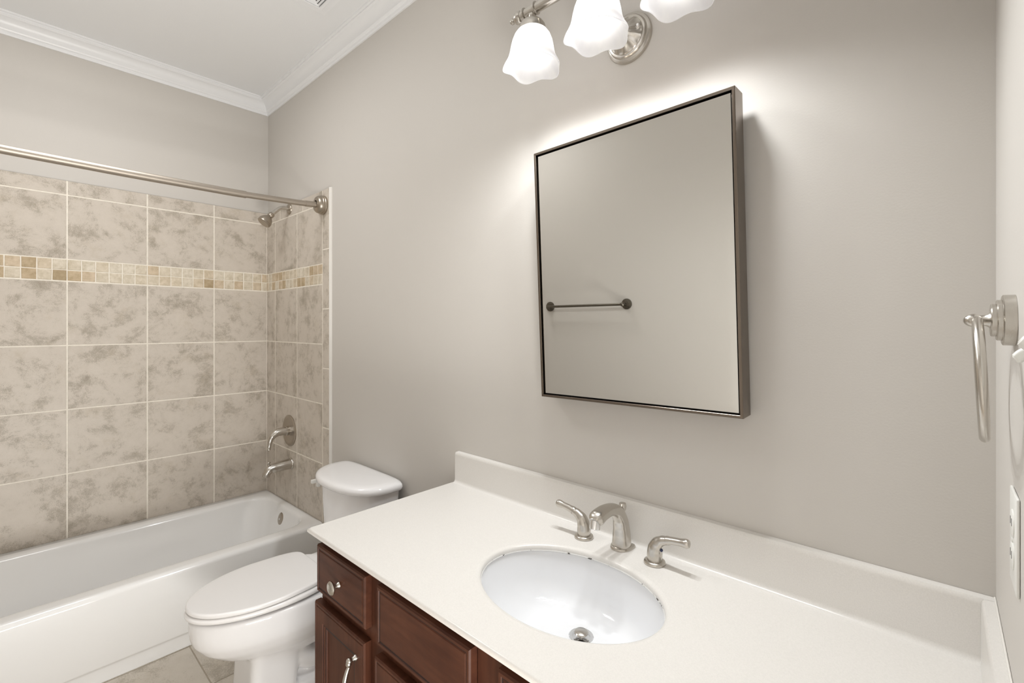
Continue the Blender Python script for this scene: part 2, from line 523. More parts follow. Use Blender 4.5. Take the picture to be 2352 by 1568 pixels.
# floor
fl = TileMesh(lambda u, v, d: (u, v, d - 0.0095))
fl.back(0.0, XW + 0.115, YF, 0.0, 0.0085)
xs = cols(1.075, 0.0, XW + 0.115); ys = cols(-0.590, YF, 0.0)
for a, b in zip(xs, xs[1:]):
    for c, d in zip(ys, ys[1:]):
        fl.tile(a + 0.0025, b - 0.0025, c + 0.0025, d - 0.0025, 0.004, 0.0095, 0.0012)
bmf = fl.bm
floor = struct(obj('floor', bmf, [M['floor_grout'], M['floor_tile']]))
slab('floor_hall', XW + 0.115, 4.6, -2.6, 0.6, -0.06, -0.001, mat='floor_grout')

# ------------------------------------------------------------------ bathtub
tub = empty('bathtub', (0.40, -0.77, 0))
bm = bmesh.new()
def T(ring):
    out = []
    for p in ring:
        s = (0.335 + 0.010 * p.x / 0.775) / 0.345
        out.append(Vector((p.x, p.y, p.z * (1 + (s - 1) * (p.z / 0.345)))))
    return out
X0, X1, Y0, Y1 = 0.0125, 0.775, YF + 0.0115, -0.0115
rings = [rrect(X0, 0.760, Y0, Y1, 0.004, 0.0),
         rrect(X0, 0.760, Y0, Y1, 0.004, 0.052),
         rrect(X0, 0.763, Y0, Y1, 0.005, 0.058),
         rrect(X0, 0.771, Y0, Y1, 0.006, 0.064),
         rrect(X0, 0.774, Y0, Y1, 0.006, 0.070)]
rings.append(rrect(X0, X1, Y0, Y1, 0.006, 0.322))
for i in range(1, 6):
    a = i / 5 * PI / 2
    o_ = 0.022 * (1 - math.cos(a)); h_ = 0.321 + 0.022 * math.sin(a)
    rings.append(rrect(X0 + o_*0.1, X1 - o_, Y0 + o_*0.1, Y1 - o_*0.1, 0.006 + o_*0.6, h_))
# rim then basin
IX0, IX1, IY0, IY1 = 0.088, 0.700, YF + 0.075, -0.050
rings.append(rrect(IX0 - 0.028, IX1 + 0.024, IY0 - 0.03, IY1 + 0.022, 0.115, 0.3445))
rings.append(rrect(IX0 - 0.014, IX1 + 0.010, IY0 - 0.015, IY1 + 0.012, 0.115, 0.343))
for i in range(1, 6):
    a = i / 5 * PI / 2
    o_ = 0.022 * math.sin(a) - 0.010; h_ = 0.343 - 0.026 * (1 - math.cos(a))
    rings.append(rrect(IX0 + o_, IX1 - o_, IY0 + o_, IY1 - o_*0.8, 0.118, h_))
for t in (0.2, 0.4, 0.6, 0.8, 0.92, 1.0):
    z = 0.317 - 0.232 * t
    rings.append(rrect(IX0 + 0.012 + 0.075*t, IX1 - 0.012 - 0.060*t, IY0 + 0.012 + 0.20*t, IY1 - 0.010 - 0.060*t, 0.12 + 0.0*t, z))
for i in range(1, 6):
    a = i / 5 * PI / 2
    o_ = 0.045 * (1 - math.cos(a)); h_ = 0.085 - 0.040 * math.sin(a)
    rings.append(rrect(IX0 + 0.087 + o_, IX1 - 0.072 - o_, IY0 + 0.212 + o_, IY1 - 0.070 - o_, 0.12, h_))
loft(bm, [T(r) for r in rings], True, True)
obj('basin', bm, M['tub'], tub, smooth=50)
# overflow plate on the drain end
bm = bmesh.new()
nrm = Vector((0, -1, 0.24)).normalized()
lathe(bm, [(0.036, 0), (0.036, 0.004), (0.034, 0.008), (0.029, 0.0105), (0.010, 0.012)], (0.375, -0.0625, 0.268), nrm, 40)
ov = obj('overflow_plate', bm, M['dark_nickel'], tub, smooth=40)
ov['label'] = 'brushed nickel overflow plate'
bm = bmesh.new()
lathe(bm, [(0.006, 0.0), (0.006, 0.003), (0.004, 0.004)], Vector((0.375, -0.0625, 0.268)) + nrm * 0.0118, nrm, 16)
obj('screw', bm, M['chrome'], ov, smooth=40)
bm = bmesh.new()
lathe(bm, [(0.036, 0), (0.036, 0.003), (0.030, 0.005), (0.02, 0.004)], (0.385, -0.30, 0.0445), (0, 0, 1), 32)
obj('drain', bm, M['nickel'], tub, smooth=40)
tag(tub, 'white alcove bathtub with smooth apron along the tiled walls', 'bathtub')

# tub spout, valve, shower head, curtain rod
sp = empty('tub_spout', (0.375, -0.0115, 0.568))
bm = bmesh.new()
tube(bm, [(0.375, -0.0105, 0.568), (0.375, -0.05, 0.567), (0.375, -0.10, 0.564), (0.375, -0.128, 0.558), (0.375, -0.143, 0.540), (0.375, -0.147, 0.524)],
     [0.030, 0.0288, 0.0258, 0.0235, 0.0205, 0.0190], 28, 8, up=(0, 0, 1))
obj('body', bm, M['nickel'], sp, smooth=40)
bm = bmesh.new()
lathe(bm, [(0.032, 0), (0.032, 0.005), (0.030, 0.008)], (0.375, -0.0105, 0.568), (0, -1, 0), 32)
obj('collar', bm, M['nickel'], sp, smooth=40)
bm = bmesh.new()
lathe(bm, [(0.004, 0), (0.004, 0.012), (0.009, 0.016), (0.0095, 0.020), (0.006, 0.023)], (0.375, -0.130, 0.579), (0, -0.15, 1), 20)
obj('diverter_knob', bm, M['nickel'], sp, smooth=40)
tag(sp, 'brushed nickel tub spout with a small diverter knob, above the tub', 'tub spout')

va = empty('shower_valve', (0.352, -0.0115, 0.752))
bm = bmesh.new()
lathe(bm, [(0.088, 0), (0.088, 0.004), (0.084, 0.008), (0.070, 0.010), (0.066, 0.0085), (0.0, 0.009)], (0.352, -0.0105, 0.752), (0, -1, 0), 64, cap1=False)
obj('escutcheon', bm, M['dark_nickel'], va, smooth=30)
bm = bmesh.new()
lathe(bm, [(0.026, 0.007), (0.026, 0.022), (0.022, 0.026)], (0.352, -0.0105, 0.752), (0, -1, 0), 32)
tube(bm, [(0.352, -0.030, 0.752), (0.352, -0.060, 0.753), (0.352, -0.082, 0.750), (0.352, -0.104, 0.735), (0.352, -0.116, 0.712), (0.352, -0.122, 0.682), (0.352, -0.124, 0.662)],
     [0.024, 0.0225, 0.0215, 0.0185, 0.0140, 0.0108, 0.0092], 24, 8, up=(1, 0, 0))
obj('lever_handle', bm, M['nickel'], va, smooth=40)
tag(va, 'round nickel shower valve with drooping lever handle on the end wall tiles', 'shower valve')

sh = empty('wall_shower', (0.349, -0.0105, 2.020))
bm = bmesh.new()
lathe(bm, [(0.032, 0), (0.032, 0.003), (0.028, 0.008), (0.012, 0.011)], (0.349, -0.0095, 2.020), (0, -1, 0), 36)
obj('wall_flange', bm, M['dark_nickel'], sh, smooth=40)
bm = bmesh.new()
tube(bm, [(0.349, -0.012, 2.020), (0.349, -0.045, 2.021), (0.349, -0.066, 2.012), (0.349, -0.090, 1.990), (0.349, -0.108, 1.972)], 0.0105, 20, 8)
obj('shower_arm', bm, M['nickel'], sh, smooth=40)
bm = bmesh.new()
ax = Vector((0, -0.62, -0.78)).normalized()
lathe(bm, [(0.013, 0), (0.0155, 0.004), (0.0155, 0.018), (0.013, 0.022), (0.018, 0.030), (0.027, 0.040), (0.033, 0.052), (0.0355, 0.062), (0.0355, 0.066), (0.0345, 0.0665), (0.0345, 0.068), (0.0355, 0.0685), (0.0350, 0.074), (0.031, 0.077), (0.0, 0.077)],
      (0.349, -0.104, 1.976), ax, 40, cap1=False)
obj('spray_head', bm, M['dark_nickel'], sh, smooth=35)
tag(sh, 'small nickel shower head on a bent arm high on the end wall', 'shower head')

rod = empty('curtain_rod', (0.77, -0.78, 1.944))
def rz_(y):
    P = [(-0.0105, 1.9675), (-0.12, 1.9585), (-0.26, 1.9520), (-0.40, 1.9465), (-0.78, 1.9440), (-1.16, 1.9465), (-1.30, 1.9520), (-1.44, 1.9585), (-1.56, 1.9675)]
    for (a, xa), (b, xb) in zip(P, P[1:]):
        if b <= y <= a:
            return xa + (xb - xa) * (y - a) / (b - a)
    return 1.9675
def rodpart(name, ys_, r):
    bm = bmesh.new()
    tube(bm, [(0.770, y, rz_(y)) for y in ys_], r, 22, 5)
    return obj(name, bm, M['rod'], rod, smooth=40)
rodpart('outer_tube', [-0.375, -0.45, -0.60, -0.78, -0.96, -1.12, -1.25], 0.0160)
rodpart('inner_tube', [-0.10, -0.14, -0.24, -0.38], 0.0135)
rodpart('inner_tube', [-1.24, -1.30, -1.40, -1.46], 0.0135)
rodpart('end_sleeve', [-0.030, -0.07, -0.105], 0.0150)
rodpart('end_sleeve', [-1.455, -1.50, -1.54], 0.0150)
for y, s in ((-0.0105, -1), (YF + 0.0105, 1)):
    bm = bmesh.new()
    lathe(bm, [(0.0475, 0), (0.0490, 0.005), (0.0480, 0.010), (0.0455, 0.012), (0.0460, 0.020), (0.0440, 0.022), (0.0430, 0.031), (0.0370, 0.039), (0.0300, 0.042), (0.0185, 0.0430), (0.0180, 0.030), (0.0, 0.030)], (0.770, y, 1.9675), (0, s, 0), 48, cap1=False)
    obj('end_flange', bm, M['dark_nickel'], rod, smooth=35)
tag(rod, 'long satin nickel shower curtain rod spanning above the bathtub', 'shower rod')

# ------------------------------------------------------------------ toilet
TX = 1.281          # centre of the bowl
TKX = 1.262         # centre of the tank
toi = empty('toilet', (TX, -0.36, 0))
def egg(hw, yb, yf, z, n=48, sq_back=3.2, wpos=0.42):
    """outline: yf = front tip (most negative y), yb = back; widest at wpos from back"""
    yc = yb + (yf - yb) * wpos
    pts = []
    for i in range(n):
        a = 2*PI*i/n
        c, s = math.cos(a), math.sin(a)
        if s <= 0:   # front half: ellipse
            pts.append(Vector((TX + hw * c, yc + (yc - yf) * s, z)))
        else:
            e = 2 / sq_back
            pts.append(Vector((TX + hw * math.copysign(abs(c)**e, c), yc + (yb - yc) * abs(s)**e, z)))
    return pts
def remeshed(name, bm, mat, parent, vox, sm=8):
    bmesh.ops.recalc_face_normals(bm, faces=bm.faces)
    o = obj(name, bm, mat, parent, smooth=180)
    a = o.modifiers.new('remesh', 'REMESH'); a.mode = 'VOXEL'; a.voxel_size = vox; a.use_smooth_shade = True
    b = o.modifiers.new('smooth', 'SMOOTH'); b.iterations = sm; b.factor = 0.5
    return o
bm = bmesh.new()
# bowl
BOWL = [(0.105, -0.25, -0.50, 0.175), (0.118, -0.22, -0.565, 0.195), (0.138, -0.20, -0.630, 0.222), (0.156, -0.18, -0.674, 0.256), (0.168, -0.16, -0.700, 0.290),
        (0.170, -0.14, -0.708, 0.315), (0.170, -0.13, -0.711, 0.345), (0.170, -0.13, -0.711, 0.371), (0.164, -0.135, -0.705, 0.378)]
loft(bm, [egg(*b[:4]) for b in BOWL])
# pedestal block
def rr(x0, x1, y0, y1, r, z): return rrect(x0, x1, y0, y1, r, z, 5)
loft(bm, [rr(TX-0.108, TX+0.108, -0.560, -0.395, 0.030, 0.0), rr(TX-0.106, TX+0.106, -0.556, -0.395, 0.030, 0.06), rr(TX-0.106, TX+0.106, -0.550, -0.385, 0.030, 0.16), rr(TX-0.110, TX+0.110, -0.545, -0.36, 0.03, 0.235)])
# foot flange and rear core
loft(bm, [rr(TX-0.115, TX+0.115, -0.43, -0.13, 0.03, 0.0), rr(TX-0.112, TX+0.112, -0.43, -0.13, 0.03, 0.030), rr(TX-0.100, TX+0.100, -0.42, -0.14, 0.03, 0.045), rr(TX-0.055, TX+0.055, -0.42, -0.14, 0.03, 0.060)])
loft(bm, [rr(TX-0.052, TX+0.052, -0.44, -0.12, 0.04, 0.03), rr(TX-0.052, TX+0.052, -0.44, -0.12, 0.04, 0.20), rr(TX-0.10, TX+0.10, -0.42, -0.06, 0.04, 0.30)])
# trapway bulges on both sides
for s in (-1, 1):
    tube(bm, [(TX+s*0.055, -0.42, 0.215), (TX+s*0.062, -0.37, 0.135), (TX+s*0.062, -0.32, 0.105), (TX+s*0.062, -0.26, 0.150), (TX+s*0.062, -0.215, 0.235), (TX+s*0.06, -0.18, 0.24), (TX+s*0.05, -0.15, 0.12), (TX+s*0.05, -0.15, 0.03)], 0.042, 16, 5)
# rear deck
loft(bm, [rr(TX-0.11, TX+0.11, -0.30, -0.03, 0.03, 0.28), rr(TX-0.15, TX+0.15, -0.30, -0.03, 0.03, 0.34), rr(TX-0.16, TX+0.16, -0.27, -0.03, 0.03, 0.372), rr(TX-0.16, TX+0.16, -0.27, -0.03, 0.03, 0.380)])
remeshed('bowl', bm, M['ceramic'], toi, 0.0055, 10)
# seat ring + lid
def plate(bm, hw, yb, yf, z0, z1, rnd_, dome=0.0, sqb=4.5, taper=0.0):
    rings = []
    steps = 5
    for i in range(steps + 1):
        a = PI/2 * i / steps
        o_ = rnd_ * (1 - math.sin(a)); z = z0 + rnd_ * (1 - math.cos(a))
        rings.append(egg(hw - o_, yb - o_, yf + o_, z, 160, sqb))
    for i in range(steps + 1):
        a = PI/2 * i / steps
        o_ = rnd_ * (1 - math.cos(a)); z = z1 - rnd_ + rnd_ * math.sin(a)
        rings.append(egg(hw - o_, yb - o_, yf + o_, z, 160, sqb))
    for k in (0.9, 0.7, 0.4, 0.15):
        yc = yb + (yf - yb) * 0.42
        rings.append([Vector((TX + (p.x - TX) * k, yc + (p.y - yc) * k, z1 + dome * (1 - k * k))) for p in egg(hw - rnd_, yb - rnd_, yf + rnd_, z1, 160, sqb)])
    if taper:
        for r_ in rings:
            for p in r_:
                yc = yb + (yf - yb) * 0.42
                if p.y > yc:
                    t = (p.y - yc) / (yb - yc)
                    p.x = TX + (p.x - TX) * (1 - taper * t * t)
    loft(bm, rings)
bm = bmesh.new(); plate(bm, 0.168, -0.225, -0.722, 0.3865, 0.4055, 0.009, 0, 4.0, 0.30)
obj('seat', bm, M['seat'], toi, smooth=60)
bm = bmesh.new(); plate(bm, 0.164, -0.290, -0.718, 0.4075, 0.424, 0.0065, 0.003, 10.0, 0.17)
obj('lid', bm, M['seat'], toi, smooth=60)
for s in (-1, 1):
    bm = bmesh.new()
    box(bm, TX + s*0.075 - 0.022, TX + s*0.075 + 0.022, -0.281, -0.245, 0.380, 0.404, 0.006)
    obj('hinge', bm, M['seat'], toi, smooth=40)
    for dx, ya in ((0.11, -0.60), (0.14, -0.34)):
        bm = bmesh.new()
        box(bm, TX + s*dx - 0.008, TX + s*dx + 0.008, ya, ya + 0.02, 0.379, 0.387, 0.002)
        obj('seat_bumper', bm, M['seat'], toi, smooth=40)
# tank and its lid: bowed front
def tank_ring(hw, yb, yf, bow, z, r=0.04, n=64):
    pts = rrect(TX - hw, TX + hw, yf, yb, r, z, 8)
    out = []
    for p in pts:
        t = (p.x - TX) / hw
        fy = (yb - p.y) / (yb - yf)
        out.append(Vector((p.x, p.y - bow * (1 - t*t) * max(0, fy), p.z)))
    return out
def dense(ring, k=4):
    return ring
def tank_outline(hw, yb, yf, rb, z, n=72):
    """D shaped: flat back at yb, front a super-ellipse down to yf"""
    pts = []
    for i in range(n):
        a = 2*PI*i/n
        c, s = math.cos(a), math.sin(a)
        ym = yb - rb
        if s >= 0:
            e = 2/5.0
            pts.append(Vector((TKX + hw*math.copysign(abs(c)**e, c), ym + rb*abs(s)**e, z)))
        else:
            e1, e2 = 2/2.35, 2/2.35
            pts.append(Vector((TKX + hw*math.copysign(abs(c)**e1, c), ym - (ym - yf)*abs(s)**e2, z)))
    return pts
bm = bmesh.new()
loft(bm, [tank_outline(0.170, -0.020, -0.195, 0.05, 0.381), tank_outline(0.180, -0.018, -0.205, 0.05, 0.395), tank_outline(0.190, -0.016, -0.208, 0.05, 0.48), tank_outline(0.206, -0.014, -0.212, 0.05, 0.60), tank_outline(0.216, -0.014, -0.214, 0.05, 0.690)])
tank = obj('tank', bm, M['ceramic'], toi, smooth=60)
bm = bmesh.new()
rings = []
for hw_, yf_, z in ((0.222, -0.222, 0.687), (0.236, -0.236, 0.689), (0.240, -0.240, 0.694), (0.2415, -0.2415, 0.703), (0.239, -0.239, 0.711), (0.232, -0.232, 0.717), (0.220, -0.220, 0.7205)):
    rings.append(tank_outline(hw_, -0.010 - (0.2415 - hw_) * 0.5, yf_ + 0.004, 0.06, z))
for k, dz in ((0.85, 0.0012), (0.6, 0.0022), (0.3, 0.0028), (0.05, 0.003)):
    rings.append([Vector((TKX + (p.x - TKX)*k, -0.115 + (p.y + 0.115)*k, 0.7205 + dz)) for p in tank_outline(0.220, -0.0208, -0.216, 0.06, 0)])
loft(bm, rings)
obj('tank_lid', bm, M['ceramic'], toi, smooth=60)
bm = bmesh.new()
lathe(bm, [(0.011, 0), (0.011, 0.022), (0.007, 0.026)], (TKX - 0.205, -0.125, 0.652), (-1, 0, 0), 20)
box(bm, TKX - 0.246, TKX - 0.229, -0.190, -0.115, 0.644, 0.661, 0.004)
box(bm, TKX - 0.248, TKX - 0.229, -0.165, -0.150, 0.624, 0.650, 0.003)
lv = obj('flush_lever', bm, M['plastic'], toi, smooth=40)
tag(toi, 'white two-piece toilet with closed lid between bathtub and vanity', 'toilet')

# ------------------------------------------------------------------ vanity cabinet
CT = 0.787
van = empty('vanity_cabinet', (2.49, -0.26, 0))
FY = -0.515          # face frame plane
DY = -0.535          # door and drawer fronts
VX0, VX1 = 1.818, 3.166
bm = bmesh.new()
box(bm, VX0, VX0 + 0.016, FY + 0.0195, -0.004, 0.0, CT - 0.014)       # left side panel
box(bm, VX1 - 0.016, VX1, FY + 0.0195, -0.004, 0.0, CT - 0.014)
box(bm, VX0 + 0.016, VX1 - 0.016, FY + 0.0195, -0.004, 0.10, 0.116)     # bottom
box(bm, VX0 + 0.016, VX1 - 0.016, -0.012, -0.004, 0.116, CT - 0.014)    # back
obj('carcass', bm, M['wood_v'], van)
bm = bmesh.new()
box(bm, VX0 + 0.016, VX1 - 0.016, FY + 0.07, FY + 0.085, 0.0, 0.10)
obj('toe_kick', bm, M['wood_dark'], van)
UNITS = [(1.826, 2.080), (2.132, 2.454), (2.526, 2.852), (2.912, 3.155)]
ZR = [(0.11, 0.150), (0.570, 0.630), (0.738, CT - 0.0135)]
bm = bmesh.new()
st = [(VX0, 1.842), (2.068, 2.152), (2.454, 2.538), (2.840, 2.924), (3.143, VX1)]
for a, b in st: box(bm, a, b, FY, FY + 0.019, 0.10, CT - 0.0135, 0.0008, seg=1)
for z0, z1 in ZR:
    for (a, b), (c, d) in zip(st, st[1:]):
        box(bm, b, c, FY, FY + 0.019, z0, z1)
obj('face_frame', bm, M['wood_v'], van)
bm = bmesh.new()
box(bm, VX0 + 0.017, VX1 - 0.017, FY + 0.021, FY + 0.024, 0.15, 0.738)
obj('inner_panel', bm, M['wood_dark'], van)
def nested(bm, x0, x1, z0, z1, steps, mi=0, dark=()):
    """steps: (inset, y); rings of a rectangular front"""
    rings = [[Vector((x0+i, y, z0+i)), Vector((x1-i, y, z0+i)), Vector((x1-i, y, z1-i)), Vector((x0+i, y, z1-i))] for i, y in steps]
    vr = [[bm.verts.new(p) for p in r] for r in rings]
    for q, (a, b) in enumerate(zip(vr, vr[1:])):
        for i in range(4):
            f = bm.faces.new((a[i], a[(i+1)%4], b[(i+1)%4], b[i])); f.material_index = 1 if q in dark else mi
    bm.faces.new(vr[-1]).material_index = mi
    bm.faces.new(vr[0][::-1]).material_index = mi
YB = FY - 0.0005
def drawer(x0, x1, z0, z1, knob, name='drawer'):
    bm = bmesh.new()
    nested(bm, x0, x1, z0, z1, [(0, YB), (0, DY + 0.0035), (0.003, DY), (0.0085, DY), (0.0095, DY + 0.0020), (0.0125, DY + 0.0024), (0.0150, DY + 0.0008), (0.0162, DY + 0.0008)], dark=(4,))
    d = obj(name, bm, [M['wood_h'], M['wood_dark']], van)
    if knob:
        bm = bmesh.new()
        lathe(bm, [(0.0075, 0), (0.0085, 0.002), (0.0075, 0.005), (0.0055, 0.009), (0.006, 0.013), (0.012, 0.0165), (0.0165, 0.0195), (0.0172, 0.023), (0.015, 0.0262), (0.010, 0.0280), (0.0, 0.0285)], ((x0+x1)/2, DY + 0.0008, (z0+z1)/2 - 0.002), (0, -1, 0), 32, cap1=False)
        k = obj('knob', bm, M['nickel'], d, smooth=40)
        k['label'] = 'round brushed nickel knob'
    return d
def door(x0, x1, z0, z1, side):
    bm = bmesh.new()
    nested(bm, x0, x1, z0, z1, [(0, YB), (0, DY + 0.0035), (0.003, DY), (0.0075, DY), (0.0085, DY + 0.0018), (0.0105, DY + 0.0018), (0.0120, DY + 0.0003), (0.046, DY + 0.0003), (0.0475, DY + 0.0030), (0.0515, DY + 0.0030), (0.0535, DY + 0.0055), (0.0580, DY + 0.0055), (0.0600, DY + 0.0095)], dark=(4, 8, 10))
    d = obj('door', bm, [M['wood_v'], M['wood_dark']], van)
    x = (x1 - 0.040) if side > 0 else (x0 + 0.040)
    zt = z1 - 0.052
    bm = bmesh.new()
    L = 0.098
    for z in (zt, zt - L):
        lathe(bm, [(0.0080, 0), (0.0080, 0.003), (0.0055, 0.006), (0.0055, 0.016)], (x, DY + 0.0003, z), (0, -1, 0), 20)
        sphere(bm, (x, DY - 0.017, z), 0.0078, n=16)
    tube(bm, [(x, DY - 0.018, zt + 0.003), (x, DY - 0.0185, zt - 0.007), (x, DY - 0.0185, zt - 0.014), (x, DY - 0.024, zt - 0.026), (x, DY - 0.029, zt - L/2), (x, DY - 0.024, zt - L + 0.026), (x, DY - 0.0185, zt - L + 0.014), (x, DY - 0.0185, zt - L + 0.007), (x, DY - 0.018, zt - L - 0.003)],
         [0.006, 0.0072, 0.0040, 0.0050, 0.0062, 0.0050, 0.0040, 0.0072, 0.006], 16, 6)
    h = obj('pull_handle', bm, M['nickel'], d, smooth=50)
    h['label'] = 'bowed brushed nickel pull'
for i, (x0, x1) in enumerate(UNITS):
    if i in (0, 3):
        drawer(x0, x1, 0.618, 0.746, True)
        door(x0 - 0.013 if i == 0 else x0, x1 - 0.002, 0.128, 0.585, 1 if i == 0 else -1)
    else:
        drawer(x0, x1, 0.608, 0.746, False, 'false_drawer_front')
        door(x0 - 0.010, x1, 0.128, 0.576, 1 if i == 1 else -1)
tag(van, 'dark cherry wood vanity cabinet with raised drawer fronts under the countertop', 'cabinet')

# ------------------------------------------------------------------ countertop with splashes
SX, SY, SA, SB = 2.500, -0.292, 0.213, 0.158
KX0, KX1, KY0, KY1 = 1.798, 3.1695, -0.549, -0.0005
top = empty('countertop', (2.48, -0.27, CT - 0.0125))
corner = [math.atan2(y - SY, x - SX) % (2*PI) for x in (KX0, KX1) for y in (KY0, KY1)]
angs = sorted(set([2*PI*i/96 for i in range(96)] + corner + [c + d for c in corner for d in (-0.008, 0.008, 0.02, -0.02)]))
def rect_at(a, x0, x1, y0, y1, z):
    c, s = math.cos(a), math.sin(a)
    t = min(((x1 - SX)/c if c > 0 else (x0 - SX)/c) if abs(c) > 1e-9 else 9e9, ((y1 - SY)/s if s > 0 else (y0 - SY)/s) if abs(s) > 1e-9 else 9e9)
    return Vector((SX + c*t, SY + s*t, z))
def ell_at(a, A, B, z):
    c, s = math.cos(a), math.sin(a)
    t = 1 / math.sqrt((c/A)**2 + (s/B)**2)
    return Vector((SX + c*t, SY + s*t, z))
TH = 0.0125
def outr(i, z): return [rect_at(a, KX0+i, KX1-i*0, KY0+i, KY1-i*0, z) for a in angs]
def hole(i, z): return [ell_at(a, SA+i, SB+i, z) for a in angs]
bm = bmesh.new()
rings = [hole(0.0, CT - TH), outr(0.001, CT - TH), outr(0.0, CT - TH + 0.002), outr(0.0, CT - 0.0045), outr(0.0012, CT - 0.0016), outr(0.004, CT), outr(0.0046, CT)]
rings += [hole(0.0128, CT), hole(0.012, CT), hole(0.007, CT - 0.0006), hole(0.003, CT - 0.0022), hole(0.0008, CT - 0.0050), hole(0.0, CT - 0.0085), hole(0.0, CT - TH)]
loft(bm, rings, False, False)
bmesh.ops.remove_doubles(bm, verts=bm.verts, dist=1e-5)
obj('slab', bm, M['marble'], top, smooth=50)
# back splash with a soft cove at its foot
bm = bmesh.new()
PR = [(0.0, CT), (0.030, CT), (0.0245, CT + 0.0015), (0.0205, CT + 0.005), (0.0185, CT + 0.011), (0.018, CT + 0.098), (0.0172, CT + 0.104), (0.0145, CT + 0.108), (0.0, CT + 0.109)]
loft(bm, [[(KX0 + 0.010, -0.0005 - a, z) for a, z in PR], [(KX1, -0.0005 - a, z) for a, z in PR]])
obj('backsplash', bm, M['marble'], top, smooth=45)
bm = bmesh.new()
PS = [(0.0, CT), (0.019, CT), (0.018, CT + 0.004), (0.018, CT + 0.098), (0.0172, CT + 0.104), (0.0145, CT + 0.108), (0.0, CT + 0.109)]
loft(bm, [[(XW - 0.0005 - a, -0.019, z) for a, z in PS], [(XW - 0.0005 - a, -0.545, z) for a, z in PS]])
obj('side_splash', bm, M['marble'], top, smooth=45)
bm = bmesh.new()
box(bm, XW - 0.003, XW - 0.0002, -0.545, -0.004, CT + 0.1085, CT + 0.112, 0.001)
cb = obj('caulk_bead', bm, M['caulk'], top, smooth=60)
tag(top, 'off-white cultured marble countertop with back and side splash on the vanity', 'countertop')

# ------------------------------------------------------------------ sink
snk = empty('sink', (SX, SY, CT - 0.15))
DX, DYc = 2.503, -0.240
bm = bmesh.new()
def sr(k, z, sh):
    return [Vector((SX + (DX - SX)*sh + (SA + 0.006)*k*math.cos(2*PI*i/72), SY + (DYc - SY)*sh + (SB + 0.006)*k*math.sin(2*PI*i/72), z)) for i in range(72)]
zt = CT - TH - 0.0004
prof = [(1.06, zt - 0.02, 0), (1.07, zt, 0), (1.0, zt, 0), (0.985, zt - 0.006, 0.0), (0.965, zt - 0.022, 0.02), (0.935, zt - 0.045, 0.05), (0.89, zt - 0.068, 0.12), (0.82, zt - 0.089, 0.24), (0.72, zt - 0.104, 0.40), (0.58, zt - 0.1135, 0.58), (0.42, zt - 0.1185, 0.78), (0.25, zt - 0.1215, 0.93), (0.13, zt - 0.1235, 1.0)]
rings = [sr(*p) for p in prof]
rings.append([Vector((DX + 0.0205*math.cos(2*PI*i/72), DYc + 0.0205*math.sin(2*PI*i/72), zt - 0.1260)) for i in range(72)])
und = [sr(k*1.03 + 0.02, z - 0.010, s) for k, z, s in prof[5:]]
loft(bm, rings + [[Vector((p.x, p.y, zt - 0.145)) for p in rings[-1]]] , False, True)
obj('bowl', bm, M['sink'], snk, smooth=60)
bm = bmesh.new()
rg = [[ell_at(a, SA + i, SB + i, z) for a in angs] for i, z in ((0.004, zt + 0.0002), (-0.0006, zt + 0.0002), (-0.0012, zt - 0.0014), (0.001, zt - 0.0040), (0.004, zt - 0.0044))]
loft(bm, rg, False, False)
obj('caulk_seam', bm, M['sink_caulk'], snk, smooth=60)
zd = zt - 0.1245
bm = bmesh.new()
lathe(bm, [(0.0275, -0.001), (0.0282, 0.0012), (0.0265, 0.0028), (0.0205, 0.0020), (0.0185, -0.004), (0.0185, -0.012), (0.0, -0.012)], (DX, DYc, zd), (0, 0, 1), 40, cap1=False)
dr = obj('drain', bm, M['chrome'], snk, smooth=40)
bm = bmesh.new()
lathe(bm, [(0.004, -0.012), (0.004, 0.002), (0.0125, 0.004), (0.0155, 0.0058), (0.0155, 0.0085), (0.0138, 0.0100), (0.0, 0.0108)], (DX, DYc, zd + 0.002), (0, 0, 1), 32, cap1=False)
obj('stopper', bm, M['nickel'], dr, smooth=40)
tag(snk, 'white oval undermount sink set in the vanity countertop', 'sink')

# ------------------------------------------------------------------ faucet
fx, fy = 2.502, -0.050
fau = empty('faucet', (fx, fy, CT))
bm = bmesh.new()
def fbase(hw, yb, yf, z, n=40):
    pts = []
    for i in range(n):
        a = 2*PI*i/n; c, s = math.cos(a), math.sin(a)
        if s > 0:
            pts.append(Vector((fx + hw*math.copysign(abs(c)**0.35, c), fy + yb*abs(s)**0.35, z)))
        else:
            pts.append(Vector((fx + hw*math.copysign(abs(c)**0.9, c), fy + yf*abs(s)**0.9, z)))
    return pts
loft(bm, [fbase(0.0275, 0.021, -0.038, CT), fbase(0.0280, 0.0215, -0.0385, CT + 0.003), fbase(0.0265, 0.020, -0.037, CT + 0.006), fbase(0.0235, 0.017, -0.034, CT + 0.0072)])
obj('base', bm, M['nickel'], fau, smooth=35)
bm = bmesh.new()
tube(bm, [(fx, fy - 0.007, CT + 0.004), (fx, fy - 0.007, CT + 0.030), (fx, fy - 0.010, CT + 0.058), (fx, fy - 0.019, CT + 0.083), (fx, fy - 0.038, CT + 0.103), (fx, fy - 0.066, CT + 0.1125), (fx, fy - 0.098, CT + 0.1135), (fx, fy - 0.123, CT + 0.1085), (fx, fy - 0.134, CT + 0.1015)],
     [0.0230, 0.0215, 0.0195, 0.0170, 0.0150, 0.0140, 0.0150, 0.0170, 0.0135], 28, 8, up=(0, 1, 0), flat=[1.0, 0.98, 0.95, 0.95, 1.0, 1.1, 1.15, 1.05, 1.0], sq=2.7)
spt = obj('spout', bm, M['nickel'], fau, smooth=60)
bm = bmesh.new()
ax = Vector((0, -0.22, -1)).normalized()
